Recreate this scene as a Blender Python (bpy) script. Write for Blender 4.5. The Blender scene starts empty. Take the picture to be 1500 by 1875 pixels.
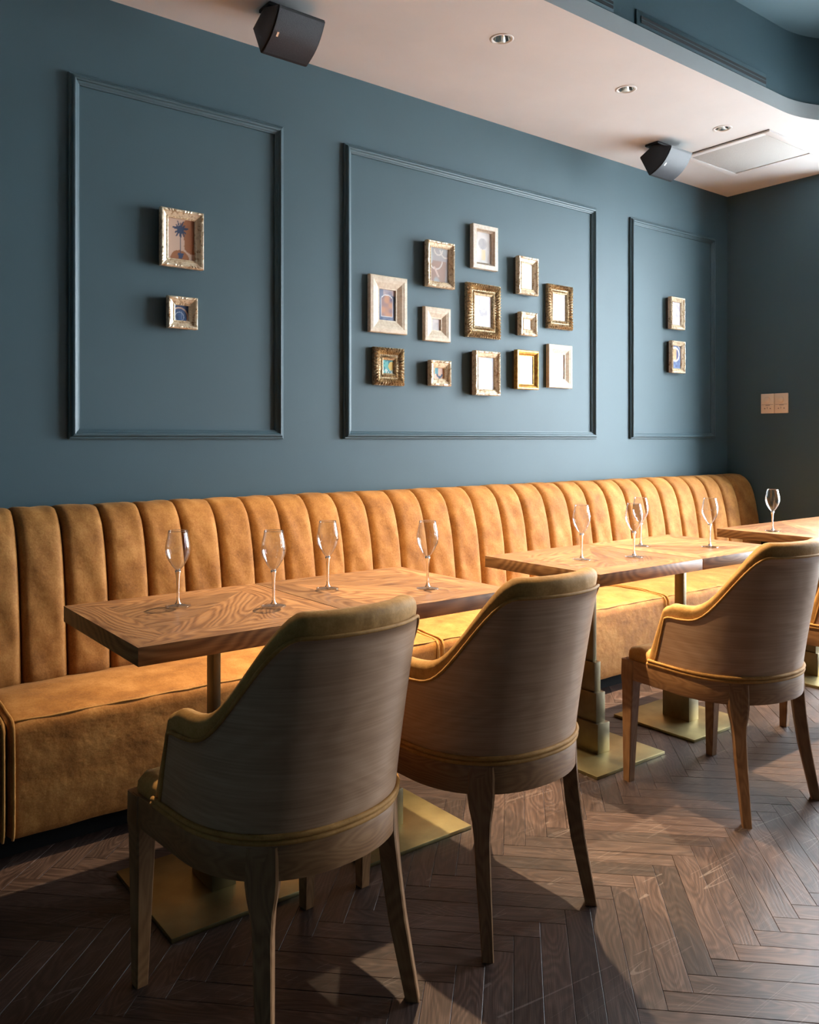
import bpy, bmesh, math, random
from mathutils import Vector, Matrix
random.seed(7)
PI = math.pi
scene = bpy.context.scene
COL = scene.collection

# ------------------------------------------------------------------ camera, sky, exposure
CAM_H = 1.22
F_PX, W_PX, H_PX, HOR = 1525.0, 1500.0, 1875.0, 803.0
cam_d = bpy.data.cameras.new('camera'); cam = bpy.data.objects.new('camera', cam_d); COL.objects.link(cam)
yaw = math.atan2(1970, 1525)
cam.location = (0, 0, CAM_H)
cam.rotation_euler = (PI / 2, 0, yaw - PI / 2)
cam_d.sensor_fit = 'HORIZONTAL'; cam_d.sensor_width = 36.0
cam_d.lens = 36.0 * F_PX / W_PX
cam_d.shift_y = -(H_PX / 2 - HOR) / W_PX
cam_d.clip_start = 0.02
scene.camera = cam

world = bpy.data.worlds.new('overcast_sky'); scene.world = world; world.use_nodes = True
bg = world.node_tree.nodes['Background']
bg.inputs[0].default_value = (0.87, 0.945, 1.0, 1)
bg.inputs[1].default_value = 70.0

scene.view_settings.view_transform = 'Standard'
scene.view_settings.look = 'None'
scene.view_settings.exposure = -0.33
scene.view_settings.gamma = 1.0
scene.view_settings.use_curve_mapping = False

SPOT_W = {1.61: 880.0, 2.43: 290.0, 3.25: 130.0, 4.07: 110.0}          # strength of the warm ceiling downlights (dimmed towards the window)
SPOT_COL = (1.0, 0.77, 0.50)

# ------------------------------------------------------------------ room numbers (metres)
WY = 3.2        # sofa wall
RX = 5.25       # window wall
LX = -1.6       # wall to the left, out of frame
BY = -4.0       # wall behind the camera
CZ = 2.886      # soffit underside
LIPZ = 2.965
UZ = 3.32       # upper ceiling
SOFY = 2.19     # room edge of the soffit

# ------------------------------------------------------------------ helpers
def link(o, parent=None):
    COL.objects.link(o)
    if parent is not None: o.parent = parent
    return o
def mobj(name, verts, faces, mat, parent=None, smooth=False, uvs=None):
    me = bpy.data.meshes.new(name); me.from_pydata([tuple(v) for v in verts], [], faces); me.update()
    if mat is not None: me.materials.append(mat)
    if smooth: me.polygons.foreach_set('use_smooth', [True] * len(me.polygons))
    if uvs is not None:
        l = me.uv_layers.new(name='UVMap')
        for p in me.polygons:
            for li in p.loop_indices: l.data[li].uv = uvs[me.loops[li].vertex_index]
    return link(bpy.data.objects.new(name, me), parent)
def bobj(name, bm, mat, parent=None, smooth=False, autosmooth=None):
    me = bpy.data.meshes.new(name); bmesh.ops.recalc_face_normals(bm, faces=bm.faces[:]); bm.to_mesh(me); bm.free()
    if mat is not None: me.materials.append(mat)
    if smooth or autosmooth is not None:
        me.polygons.foreach_set('use_smooth', [True] * len(me.polygons))
    if autosmooth is not None:
        try: me.set_sharp_from_angle(angle=math.radians(autosmooth))
        except Exception: pass
    return link(bpy.data.objects.new(name, me), parent)
def box_bm(x0, x1, y0, y1, z0, z1, bevel=0.0, seg=2, bm=None):
    b = bmesh.new()
    r = bmesh.ops.create_cube(b, size=1.0)
    for v in b.verts:
        v.co = Vector(((x0 + x1) / 2 + v.co.x * (x1 - x0), (y0 + y1) / 2 + v.co.y * (y1 - y0), (z0 + z1) / 2 + v.co.z * (z1 - z0)))
    if bevel > 0: bmesh.ops.bevel(b, geom=b.edges[:], offset=bevel, segments=seg, profile=0.5, affect='EDGES')
    if bm is not None:
        me = bpy.data.meshes.new('tmp'); b.to_mesh(me); b.free(); bm.from_mesh(me); bpy.data.meshes.remove(me); return bm
    return b
def box(name, x0, x1, y0, y1, z0, z1, mat, parent=None, bevel=0.0, seg=2):
    return bobj(name, box_bm(x0, x1, y0, y1, z0, z1, bevel, seg), mat, parent, autosmooth=35 if bevel else None)
def empty(name, loc=(0, 0, 0), rz=0.0):
    o = bpy.data.objects.new(name, None); COL.objects.link(o); o.location = loc; o.rotation_euler = (0, 0, rz)
    o.empty_display_size = 0.1
    return o
def tag(o, label, cat, group=None):
    o['label'] = label; o['category'] = cat
    if group: o['group'] = group
    return o
def struct(o, label=None):
    o['kind'] = 'structure'
    if label: o['label'] = label
    return o
def copy_tree(o, parent=None):
    c = o.copy(); COL.objects.link(c)
    if parent is not None: c.parent = parent
    for ch in list(o.children): copy_tree(ch, c)
    return c
def lathe(prof, n=32, closed=False):
    vs, fs = [], []
    for (r, z) in prof:
        for k in range(n):
            a = 2 * PI * k / n; vs.append((r * math.cos(a), r * math.sin(a), z))
    m = len(prof)
    for i in range(m - 1 + (1 if closed else 0)):
        j = (i + 1) % m
        for k in range(n):
            k2 = (k + 1) % n
            fs.append((i * n + k, i * n + k2, j * n + k2, j * n + k))
    return vs, fs
def tube(pts, r, n=8, closed=False, caps=True):
    """round tube along a list of points"""
    pts = [Vector(p) for p in pts]; m = len(pts); vs, fs = [], []
    up = Vector((0.123, 0.33, 0.93)).normalized()
    prev = None
    for i, p in enumerate(pts):
        if closed: t = (pts[(i + 1) % m] - pts[i - 1]).normalized()
        else: t = (pts[min(i + 1, m - 1)] - pts[max(i - 1, 0)]).normalized()
        if prev is None: nrm = t.cross(up).normalized()
        else: nrm = (prev - t * prev.dot(t)).normalized()
        prev = nrm; b = t.cross(nrm)
        for k in range(n):
            a = 2 * PI * k / n; vs.append(p + (nrm * math.cos(a) + b * math.sin(a)) * r)
    for i in range(m if closed else m - 1):
        j = (i + 1) % m
        for k in range(n):
            k2 = (k + 1) % n; fs.append((i * n + k, i * n + k2, j * n + k2, j * n + k))
    if caps and not closed:
        fs.append(tuple(range(n - 1, -1, -1))); fs.append(tuple((m - 1) * n + k for k in range(n)))
    return vs, fs
def smoothstep(a, b, x):
    t = max(0.0, min(1.0, (x - a) / (b - a))); return t * t * (3 - 2 * t)

# ------------------------------------------------------------------ materials
def new_mat(name):
    m = bpy.data.materials.new(name); m.use_nodes = True
    nt = m.node_tree; b = nt.nodes['Principled BSDF']
    return m, nt, b
def N(nt, typ, **kw):
    n = nt.nodes.new(typ)
    for k, v in kw.items(): setattr(n, k, v)
    return n
def ramp(nt, stops):
    r = N(nt, 'ShaderNodeValToRGB'); e = r.color_ramp.elements
    while len(e) > 1: e.remove(e[-1])
    e[0].position = stops[0][0]; e[0].color = (*stops[0][1], 1)
    for p, c in stops[1:]:
        x = e.new(p); x.color = (*c, 1)
    return r
def bump(nt, b, height, strength=0.2, dist=0.01):
    bp = N(nt, 'ShaderNodeBump'); bp.inputs['Strength'].default_value = strength; bp.inputs['Distance'].default_value = dist
    nt.links.new(height, bp.inputs['Height']); nt.links.new(bp.outputs[0], b.inputs['Normal'])
def plain(name, col, rough=0.5, metal=0.0, spec=0.5, noise=0.0, nscale=40.0, bstr=0.0, coat=0.0):
    m, nt, b = new_mat(name)
    b.inputs['Base Color'].default_value = (*col, 1); b.inputs['Roughness'].default_value = rough
    b.inputs['Metallic'].default_value = metal; b.inputs['Specular IOR Level'].default_value = spec
    if coat: b.inputs['Coat Weight'].default_value = coat; b.inputs['Coat Roughness'].default_value = 0.03
    if noise or bstr:
        tc = N(nt, 'ShaderNodeTexCoord'); nz = N(nt, 'ShaderNodeTexNoise'); nz.inputs['Scale'].default_value = nscale; nz.inputs['Detail'].default_value = 5
        nt.links.new(tc.outputs['Object'], nz.inputs['Vector'])
        if noise:
            r = ramp(nt, [(0.25, tuple(c * (1 - noise) for c in col)), (0.75, tuple(min(1, c * (1 + noise)) for c in col))])
            nt.links.new(nz.outputs['Fac'], r.inputs[0]); nt.links.new(r.outputs[0], b.inputs['Base Color'])
        if bstr: bump(nt, b, nz.outputs['Fac'], bstr, 0.004)
    return m
def emission(name, col, s):
    m = bpy.data.materials.new(name); m.use_nodes = True; nt = m.node_tree
    nt.nodes.remove(nt.nodes['Principled BSDF']); e = N(nt, 'ShaderNodeEmission'); e.inputs[0].default_value = (*col, 1); e.inputs[1].default_value = s
    nt.links.new(e.outputs[0], nt.nodes['Material Output'].inputs[0]); return m

def wall_paint(name, col, rough=0.55, spec=0.3):
    m, nt, b = new_mat(name)
    tc = N(nt, 'ShaderNodeTexCoord')
    n1 = N(nt, 'ShaderNodeTexNoise'); n1.inputs['Scale'].default_value = 1.6; n1.inputs['Detail'].default_value = 4
    n2 = N(nt, 'ShaderNodeTexNoise'); n2.inputs['Scale'].default_value = 260; n2.inputs['Detail'].default_value = 3
    nt.links.new(tc.outputs['Object'], n1.inputs['Vector']); nt.links.new(tc.outputs['Object'], n2.inputs['Vector'])
    r = ramp(nt, [(0.3, tuple(c * 0.94 for c in col)), (0.7, tuple(c * 1.06 for c in col))])
    nt.links.new(n1.outputs['Fac'], r.inputs[0]); nt.links.new(r.outputs[0], b.inputs['Base Color'])
    b.inputs['Roughness'].default_value = rough; b.inputs['Specular IOR Level'].default_value = spec
    bump(nt, b, n2.outputs['Fac'], 0.12, 0.002)
    return m
TEAL = wall_paint('teal_wall_paint', (0.042, 0.080, 0.096), 0.58, 0.42)
TEALTRIM = wall_paint('teal_trim_paint', (0.042, 0.080, 0.096), 0.48, 0.42)
CREAM = wall_paint('cream_ceiling_paint', (0.79, 0.775, 0.76), 0.8)
LIPW = wall_paint('pale_grey_paint', (0.55, 0.57, 0.57), 0.7)

def velvet(name, dark, mid, light, scale=9.0):
    m, nt, b = new_mat(name)
    tc = N(nt, 'ShaderNodeTexCoord'); oi = N(nt, 'ShaderNodeObjectInfo')
    off = N(nt, 'ShaderNodeVectorMath', operation='ADD'); cmb = N(nt, 'ShaderNodeCombineXYZ')
    mul = N(nt, 'ShaderNodeMath', operation='MULTIPLY'); mul.inputs[1].default_value = 37.0
    nt.links.new(oi.outputs['Random'], mul.inputs[0])
    for i in range(3): nt.links.new(mul.outputs[0], cmb.inputs[i])
    nt.links.new(tc.outputs['Object'], off.inputs[0]); nt.links.new(cmb.outputs[0], off.inputs[1])
    n1 = N(nt, 'ShaderNodeTexNoise'); n1.inputs['Scale'].default_value = scale; n1.inputs['Detail'].default_value = 6; n1.inputs['Roughness'].default_value = 0.65
    n2 = N(nt, 'ShaderNodeTexNoise'); n2.inputs['Scale'].default_value = 190; n2.inputs['Detail'].default_value = 3
    nt.links.new(off.outputs[0], n1.inputs['Vector']); nt.links.new(off.outputs[0], n2.inputs['Vector'])
    mx = N(nt, 'ShaderNodeMix'); mx.data_type = 'FLOAT'; mx.inputs[0].default_value = 0.28
    nt.links.new(n1.outputs['Fac'], mx.inputs[2]); nt.links.new(n2.outputs['Fac'], mx.inputs[3])
    r = ramp(nt, [(0.33, dark), (0.5, mid), (0.66, light)])
    nt.links.new(mx.outputs[0], r.inputs[0]); nt.links.new(r.outputs[0], b.inputs['Base Color'])
    b.inputs['Roughness'].default_value = 0.75; b.inputs['Specular IOR Level'].default_value = 0.25
    b.inputs['Sheen Weight'].default_value = 0.12; b.inputs['Sheen Roughness'].default_value = 0.4
    b.inputs['Sheen Tint'].default_value = (1.0, 0.62, 0.30, 1)
    n3 = N(nt, 'ShaderNodeTexNoise'); n3.inputs['Scale'].default_value = 26; n3.inputs['Detail'].default_value = 6
    nt.links.new(off.outputs[0], n3.inputs['Vector'])
    bump(nt, b, n3.outputs['Fac'], 0.35, 0.008)
    return m
VELVET = velvet('orange_velvet', (0.18, 0.066, 0.011), (0.30, 0.122, 0.024), (0.42, 0.195, 0.052))
VELVET_CH = velvet('ochre_velvet', (0.24, 0.115, 0.028), (0.36, 0.18, 0.045), (0.46, 0.24, 0.075), 14)
PIPE = velvet('ochre_piping', (0.26, 0.12, 0.025), (0.36, 0.17, 0.04), (0.42, 0.21, 0.06), 30)

def wood(name, cols, gscale=3.0, stretch=14.0, rough=0.4, rnd='object', ringw=0.55, fine=0.35, bstr=0.15, spec=0.5, coat=0.0, hue_var=0.0, scratches=0.0, rings=120.0):
    """grain runs along U of the UV map (metres)"""
    m, nt, b = new_mat(name)
    uv = N(nt, 'ShaderNodeUVMap')
    if rnd == 'object': src = N(nt, 'ShaderNodeObjectInfo').outputs['Random']
    else: src = N(nt, 'ShaderNodeNewGeometry').outputs['Random Per Island']
    mul = N(nt, 'ShaderNodeMath', operation='MULTIPLY'); mul.inputs[1].default_value = 53.0; nt.links.new(src, mul.inputs[0])
    cmb = N(nt, 'ShaderNodeCombineXYZ')
    for i in range(3): nt.links.new(mul.outputs[0], cmb.inputs[i])
    off = N(nt, 'ShaderNodeVectorMath', operation='ADD'); nt.links.new(uv.outputs[0], off.inputs[0]); nt.links.new(cmb.outputs[0], off.inputs[1])
    mp = N(nt, 'ShaderNodeMapping'); mp.inputs['Scale'].default_value = (gscale, gscale * stretch, gscale)
    nt.links.new(off.outputs[0], mp.inputs['Vector'])
    n1 = N(nt, 'ShaderNodeTexNoise'); n1.inputs['Scale'].default_value = 1.0; n1.inputs['Detail'].default_value = 5; n1.inputs['Roughness'].default_value = 0.6; n1.inputs['Distortion'].default_value = 0.6
    nt.links.new(mp.outputs[0], n1.inputs['Vector'])
    # cathedral rings: distorted bands
    mp2 = N(nt, 'ShaderNodeMapping'); mp2.inputs['Scale'].default_value = (gscale * 0.7, gscale * 2.6, 1)
    nt.links.new(off.outputs[0], mp2.inputs['Vector'])
    n2 = N(nt, 'ShaderNodeTexNoise'); n2.inputs['Scale'].default_value = 1.0; n2.inputs['Detail'].default_value = 1.5
    nt.links.new(mp2.outputs[0], n2.inputs['Vector'])
    k = N(nt, 'ShaderNodeMath', operation='MULTIPLY'); k.inputs[1].default_value = rings; nt.links.new(n2.outputs['Fac'], k.inputs[0])
    sn = N(nt, 'ShaderNodeMath', operation='SINE'); nt.links.new(k.outputs[0], sn.inputs[0])
    sc = N(nt, 'ShaderNodeMath', operation='MULTIPLY_ADD'); sc.inputs[1].default_value = 0.5 * ringw; sc.inputs[2].default_value = 0.5; nt.links.new(sn.outputs[0], sc.inputs[0])
    mp3 = N(nt, 'ShaderNodeMapping'); mp3.inputs['Scale'].default_value = (gscale * 3, gscale * 130, 1); nt.links.new(off.outputs[0], mp3.inputs['Vector'])
    n3 = N(nt, 'ShaderNodeTexNoise'); n3.inputs['Scale'].default_value = 1.0; n3.inputs['Detail'].default_value = 4; nt.links.new(mp3.outputs[0], n3.inputs['Vector'])
    a = N(nt, 'ShaderNodeMix'); a.data_type = 'FLOAT'; a.inputs[0].default_value = 0.45
    nt.links.new(n1.outputs['Fac'], a.inputs[2]); nt.links.new(sc.outputs[0], a.inputs[3])
    c = N(nt, 'ShaderNodeMix'); c.data_type = 'FLOAT'; c.inputs[0].default_value = fine
    nt.links.new(a.outputs[0], c.inputs[2]); nt.links.new(n3.outputs['Fac'], c.inputs[3])
    r = ramp(nt, [(0.30, cols[0]), (0.5, cols[1]), (0.70, cols[2])])
    nt.links.new(c.outputs[0], r.inputs[0])
    colout = r.outputs[0]
    if hue_var:
        hs = N(nt, 'ShaderNodeHueSaturation')
        v = N(nt, 'ShaderNodeMapRange'); v.inputs[3].default_value = 1 - hue_var; v.inputs[4].default_value = 1 + hue_var
        nt.links.new(src, v.inputs[0]); nt.links.new(v.outputs[0], hs.inputs['Value']); nt.links.new(colout, hs.inputs['Color']); colout = hs.outputs[0]
    height = c.outputs[0]
    if scratches:
        tc = N(nt, 'ShaderNodeNewGeometry'); acc = None
        for ang, s in ((0.35, 5.0), (1.35, 7.0), (2.3, 6.0)):
            mpp = N(nt, 'ShaderNodeMapping'); mpp.inputs['Rotation'].default_value = (0, 0, ang); mpp.inputs['Scale'].default_value = (s * 0.03, s, 0.0)
            nt.links.new(tc.outputs['Position'], mpp.inputs['Vector'])
            nn = N(nt, 'ShaderNodeTexNoise'); nn.inputs['Scale'].default_value = 2.2; nn.inputs['Detail'].default_value = 0.0
            nt.links.new(mpp.outputs[0], nn.inputs['Vector'])
            d = N(nt, 'ShaderNodeMath', operation='SUBTRACT'); d.inputs[1].default_value = 0.56; nt.links.new(nn.outputs['Fac'], d.inputs[0])
            ab = N(nt, 'ShaderNodeMath', operation='ABSOLUTE'); nt.links.new(d.outputs[0], ab.inputs[0])
            lt = N(nt, 'ShaderNodeMath', operation='LESS_THAN'); lt.inputs[1].default_value = 0.0022; nt.links.new(ab.outputs[0], lt.inputs[0])
            if acc is None: acc = lt.outputs[0]
            else:
                mxx = N(nt, 'ShaderNodeMath', operation='MAXIMUM'); nt.links.new(acc, mxx.inputs[0]); nt.links.new(lt.outputs[0], mxx.inputs[1]); acc = mxx.outputs[0]
        br = N(nt, 'ShaderNodeTexNoise'); br.inputs['Scale'].default_value = 7; nt.links.new(tc.outputs['Position'], br.inputs['Vector'])
        gt = N(nt, 'ShaderNodeMath', operation='GREATER_THAN'); gt.inputs[1].default_value = 0.5; nt.links.new(br.outputs['Fac'], gt.inputs[0])
        am = N(nt, 'ShaderNodeMath', operation='MULTIPLY'); nt.links.new(acc, am.inputs[0]); nt.links.new(gt.outputs[0], am.inputs[1])
        am2 = N(nt, 'ShaderNodeMath', operation='MULTIPLY'); am2.inputs[1].default_value = scratches; nt.links.new(am.outputs[0], am2.inputs[0])
        mc = N(nt, 'ShaderNodeMix'); mc.data_type = 'RGBA'; nt.links.new(am2.outputs[0], mc.inputs[0]); nt.links.new(colout, mc.inputs[6]); mc.inputs[7].default_value = (0.45, 0.38, 0.34, 1)
        colout = mc.outputs[2]
    nt.links.new(colout, b.inputs['Base Color'])
    rr = N(nt, 'ShaderNodeMapRange'); rr.inputs[3].default_value = rough - 0.08; rr.inputs[4].default_value = rough + 0.1
    nt.links.new(n1.outputs['Fac'], rr.inputs[0]); nt.links.new(rr.outputs[0], b.inputs['Roughness'])
    b.inputs['Specular IOR Level'].default_value = spec
    if coat: b.inputs['Coat Weight'].default_value = coat; b.inputs['Coat Roughness'].default_value = 0.15
    if bstr: bump(nt, b, height, bstr, 0.002)
    return m
OAKT = wood('walnut_table_top', ((0.066, 0.025, 0.0085), (0.160, 0.074, 0.028), (0.245, 0.128, 0.053)), 2.2, 12, 0.40, hue_var=0.26, rings=170.0, fine=0.3, ringw=0.62, spec=0.32)
FLOORC = ((0.013, 0.007, 0.0055), (0.036, 0.0205, 0.0155), (0.078, 0.048, 0.037))
PLANK = wood('dark_oak_plank', FLOORC, 4.0, 14, 0.40, hue_var=0.38, fine=0.45, bstr=0.35, spec=0.36, scratches=0.13)
PLANK_S = wood('dark_oak_plank_far', FLOORC, 4.0, 14, 0.40, rnd='island', hue_var=0.38, fine=0.45, bstr=0.35, spec=0.36)
LEGWOOD = wood('chair_beech', ((0.16, 0.070, 0.025), (0.24, 0.115, 0.045), (0.32, 0.165, 0.07)), 5, 10, 0.42)
BACKWOOD = wood('chair_back_veneer', ((0.27, 0.145, 0.078), (0.37, 0.215, 0.124), (0.46, 0.29, 0.185)), 1.9, 11, 0.38, fine=0.5, ringw=0.35, spec=0.5)
BRASS = None
def brass(name, col, rough):
    m, nt, b = new_mat(name)
    tc = N(nt, 'ShaderNodeTexCoord'); mp = N(nt, 'ShaderNodeMapping'); mp.inputs['Scale'].default_value = (3, 180, 3)
    n = N(nt, 'ShaderNodeTexNoise'); n.inputs['Scale'].default_value = 2; n.inputs['Detail'].default_value = 4
    n2 = N(nt, 'ShaderNodeTexNoise'); n2.inputs['Scale'].default_value = 9; n2.inputs['Detail'].default_value = 5
    nt.links.new(tc.outputs['Object'], mp.inputs[0]); nt.links.new(mp.outputs[0], n.inputs['Vector']); nt.links.new(tc.outputs['Object'], n2.inputs['Vector'])
    r = ramp(nt, [(0.3, tuple(c * 0.7 for c in col)), (0.7, tuple(min(1, c * 1.15) for c in col))]); nt.links.new(n2.outputs['Fac'], r.inputs[0]); nt.links.new(r.outputs[0], b.inputs['Base Color'])
    b.inputs['Metallic'].default_value = 1.0
    rr = N(nt, 'ShaderNodeMapRange'); rr.inputs[3].default_value = rough - 0.07; rr.inputs[4].default_value = rough + 0.12; nt.links.new(n.outputs['Fac'], rr.inputs[0]); nt.links.new(rr.outputs[0], b.inputs['Roughness'])
    bump(nt, b, n.outputs['Fac'], 0.06, 0.001)
    return m
BRASS = brass('aged_brass', (0.40, 0.325, 0.15), 0.36)
BRONZE = brass('dark_bronze', (0.20, 0.165, 0.10), 0.40)
BLACK = plain('matt_black', (0.012, 0.012, 0.013), 0.6)
PLINTH = plain('black_plinth', (0.010, 0.010, 0.010), 0.95, spec=0.05)
SPKBODY = plain('speaker_black', (0.010, 0.010, 0.011), 0.5, spec=0.25, bstr=0.2, nscale=300)
SPKGRILL = plain('speaker_grille', (0.018, 0.019, 0.024), 0.45, spec=0.35, bstr=0.3, nscale=500)
SILVER = plain('badge_silver', (0.75, 0.74, 0.72), 0.3, 0.6)
IVORY = plain('switch_beige', (0.84, 0.70, 0.56), 0.45)
IVORYD = plain('switch_mark', (0.16, 0.11, 0.085), 0.6)
WHITE = plain('white_trim', (0.80, 0.79, 0.77), 0.4)
CHROME = plain('reflector_silver', (0.85, 0.83, 0.80), 0.12, 1.0)
COPPER = plain('lamp_copper', (0.42, 0.17, 0.075), 0.3, 0.8)
GRILLEW = plain('hatch_face', (0.50, 0.485, 0.46), 0.8, bstr=0.5, nscale=220)
VENTBLK = plain('vent_black', (0.01, 0.01, 0.012), 0.8)
ALU = plain('window_frame_dark', (0.03, 0.03, 0.032), 0.4)
PAVE = plain('pavement', (0.66, 0.66, 0.65), 0.85, noise=0.12, nscale=3)
SUB = plain('subfloor', (0.012, 0.010, 0.009), 0.8)
LAMPGLOW = emission('lamp_glow', SPOT_COL, 12.0)

# frame finishes
def finish(name, base, worn, rough, metal, s=70, lo=0.42, hi=0.60):
    m, nt, b = new_mat(name)
    tc = N(nt, 'ShaderNodeTexCoord'); n = N(nt, 'ShaderNodeTexNoise'); n.inputs['Scale'].default_value = s; n.inputs['Detail'].default_value = 6; n.inputs['Roughness'].default_value = 0.7
    nt.links.new(tc.outputs['Object'], n.inputs['Vector'])
    r = ramp(nt, [(lo, worn), (hi, base)]); nt.links.new(n.outputs['Fac'], r.inputs[0]); nt.links.new(r.outputs[0], b.inputs['Base Color'])
    b.inputs['Roughness'].default_value = rough; b.inputs['Metallic'].default_value = metal
    bump(nt, b, n.outputs['Fac'], 0.3, 0.003)
    return m
FR = {
 'leaf':  finish('silver_gold_leaf', (0.80, 0.67, 0.48), (0.36, 0.20, 0.08), 0.36, 0.35, 60, 0.36, 0.50),
 'cream': finish('cream_bare_wood', (0.74, 0.63, 0.48), (0.58, 0.45, 0.31), 0.55, 0.0, 60, 0.35, 0.6),
 'ornate': finish('antique_gold', (0.55, 0.42, 0.25), (0.14, 0.085, 0.04), 0.36, 0.65, 90, 0.36, 0.56),
 'white': finish('ivory_frame', (0.78, 0.72, 0.62), (0.66, 0.57, 0.46), 0.5, 0.0),
 'gold':  finish('warm_gold', (0.72, 0.40, 0.09), (0.42, 0.19, 0.035), 0.33, 0.7, 60),
}
BOXDARK = plain('frame_side_dark', (0.028, 0.022, 0.017), 0.6)
LIPBRN = plain('frame_inner_lip', (0.22, 0.12, 0.06), 0.5)
def print_mat():
    m, nt, b = new_mat('printed_art')
    a = N(nt, 'ShaderNodeAttribute'); a.attribute_name = 'ink'; nt.links.new(a.outputs['Color'], b.inputs['Base Color'])
    b.inputs['Roughness'].default_value = 0.6
    b.inputs['Coat Weight'].default_value = 1.0; b.inputs['Coat Roughness'].default_value = 0.02
    return m
PRINT = print_mat()
def thin_glass(name, tint=(0.96, 0.98, 1.0), rough=0.0, lo=0.04, hi=0.9, power=4.0):
    m = bpy.data.materials.new(name); m.use_nodes = True; nt = m.node_tree; nt.nodes.remove(nt.nodes['Principled BSDF'])
    lw = N(nt, 'ShaderNodeLayerWeight'); lw.inputs['Blend'].default_value = 0.5
    p = N(nt, 'ShaderNodeMath', operation='POWER'); p.inputs[1].default_value = power; nt.links.new(lw.outputs['Facing'], p.inputs[0])
    mr = N(nt, 'ShaderNodeMapRange'); mr.inputs[3].default_value = lo; mr.inputs[4].default_value = hi; nt.links.new(p.outputs[0], mr.inputs[0])
    t = N(nt, 'ShaderNodeBsdfTransparent'); t.inputs[0].default_value = (*tint, 1); g = N(nt, 'ShaderNodeBsdfGlossy'); g.inputs['Roughness'].default_value = rough
    mx = N(nt, 'ShaderNodeMixShader'); nt.links.new(mr.outputs[0], mx.inputs[0]); nt.links.new(t.outputs[0], mx.inputs[1]); nt.links.new(g.outputs[0], mx.inputs[2])
    nt.links.new(mx.outputs[0], nt.nodes['Material Output'].inputs[0]); return m
PANE = thin_glass('window_pane')
BOWL = thin_glass('wine_glass_bowl', (0.97, 0.98, 0.99), 0.02, 0.05, 0.95, 2.6)
def glass_mat():
    m, nt, b = new_mat('wine_glass_stem'); b.inputs['Transmission Weight'].default_value = 1; b.inputs['Roughness'].default_value = 0.0; b.inputs['IOR'].default_value = 1.5; b.inputs['Base Color'].default_value = (0.98, 0.99, 1, 1); return m
GLASS = glass_mat()
FOOTG = thin_glass('wine_glass_foot', (0.93, 0.95, 0.97), 0.03, 0.06, 0.7, 2.6)

# ------------------------------------------------------------------ room shell
fl = struct(box('floor', LX - .1, RX + .1, BY - .1, WY + .1, -0.12, -0.012, SUB))
wb = struct(box('wall_back', LX - .12, RX + .12, WY, WY + 0.15, -0.1, UZ + .1, TEAL))
wl = struct(box('wall_left', LX - 0.15, LX, BY, WY, -0.1, UZ + .1, TEAL))
wf = struct(box('wall_front', LX - .12, RX + .12, BY - 0.15, BY, -0.1, UZ + .1, TEAL))
# window wall: sill, head, piers (one wall, openings between)
WIN = [(1.58, 2.47), (0.58, 1.47), (-1.48, -1.00)]
WZ0, WZ1 = 0.20, 2.82
bm = bmesh.new()
box_bm(RX, RX + 0.28, BY, WY, -0.1, WZ0, bm=bm); box_bm(RX, RX + 0.28, BY, WY, WZ1, UZ + .1, bm=bm)
ys = [BY] + [v for w in reversed(WIN) for v in w] + [WY]
for i in range(0, len(ys), 2): box_bm(RX, RX + 0.28, ys[i], ys[i + 1], WZ0, WZ1, bm=bm)
wr = struct(bobj('wall_right', bm, TEAL))
for i, (a, c) in enumerate(WIN):
    w = empty('window_%d' % (i + 1), (RX + 0.16, (a + c) / 2, WZ0)); struct(w)
    hw = (c - a) / 2; H = WZ1 - WZ0
    for nm, x in (('frame_stile', -hw + .03), ('frame_stile', hw - .03)): box(nm, -.03, .03, x - .03, x + .03, 0, H, ALU, w, .004)
    box('frame_rail', -.03, .03, -hw + .06, hw - .06, 0, .06, ALU, w, .004); box('frame_rail', -.03, .03, -hw + .06, hw - .06, H - .06, H, ALU, w, .004)
    box('mullion', -.025, .025, -.022, .022, .06, H - .06, ALU, w, .004)
    for s in (-1, 1):
        y0, y1 = (-hw + .06, -.022) if s < 0 else (.022, hw - .06)
        mobj('window_pane', [(0, y0, .06), (0, y1, .06), (0, y1, H - .06), (0, y0, H - .06)], [(0, 1, 2, 3)], PANE, w)
    # daylight portal in each opening
    ld = bpy.data.lights.new('window_portal', 'AREA'); ld.shape = 'RECTANGLE'; ld.size = c - a; ld.size_y = WZ1 - WZ0
    ld.cycles.is_portal = True
    lo = link(bpy.data.objects.new('window_portal', ld)); lo.location = (RX + 0.30, (a + c) / 2, (WZ0 + WZ1) / 2)
    lo.rotation_euler = (PI / 2, 0, PI / 2)
pv = struct(box('ground_pavement', RX + .28, RX + 26, -25, 28, -0.35, -0.2, PAVE), 'grey pavement outside the windows')

# soffit with a rounded inner corner and round cut-outs for the downlights
DL_X = [1.61, 2.43, 3.25, 4.07]; DL_Y = 2.51; DL_R = 0.040
RC, XC = 0.65, 4.10
edge = [(LX, SOFY)] + [(XC + RC * math.sin(t), SOFY - RC + RC * math.cos(t)) for t in [k * PI / 2 / 20 for k in range(21)]] + [(XC + RC, BY)]
outline = edge + [(RX, BY), (RX, WY), (LX, WY)]
bm = bmesh.new()
def ring_edges(bm, pts, z):
    vs = [bm.verts.new((x, y, z)) for x, y in pts]
    return [bm.edges.new((vs[i], vs[(i + 1) % len(vs)])) for i in range(len(vs))]
es = ring_edges(bm, outline, CZ)
for x in DL_X: es += ring_edges(bm, [(x + DL_R * math.cos(2 * PI * k / 28), DL_Y + DL_R * math.sin(2 * PI * k / 28)) for k in range(28)], CZ)
bmesh.ops.triangle_fill(bm, use_beauty=True, use_dissolve=False, edges=es, normal=(0, 0, -1))
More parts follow.
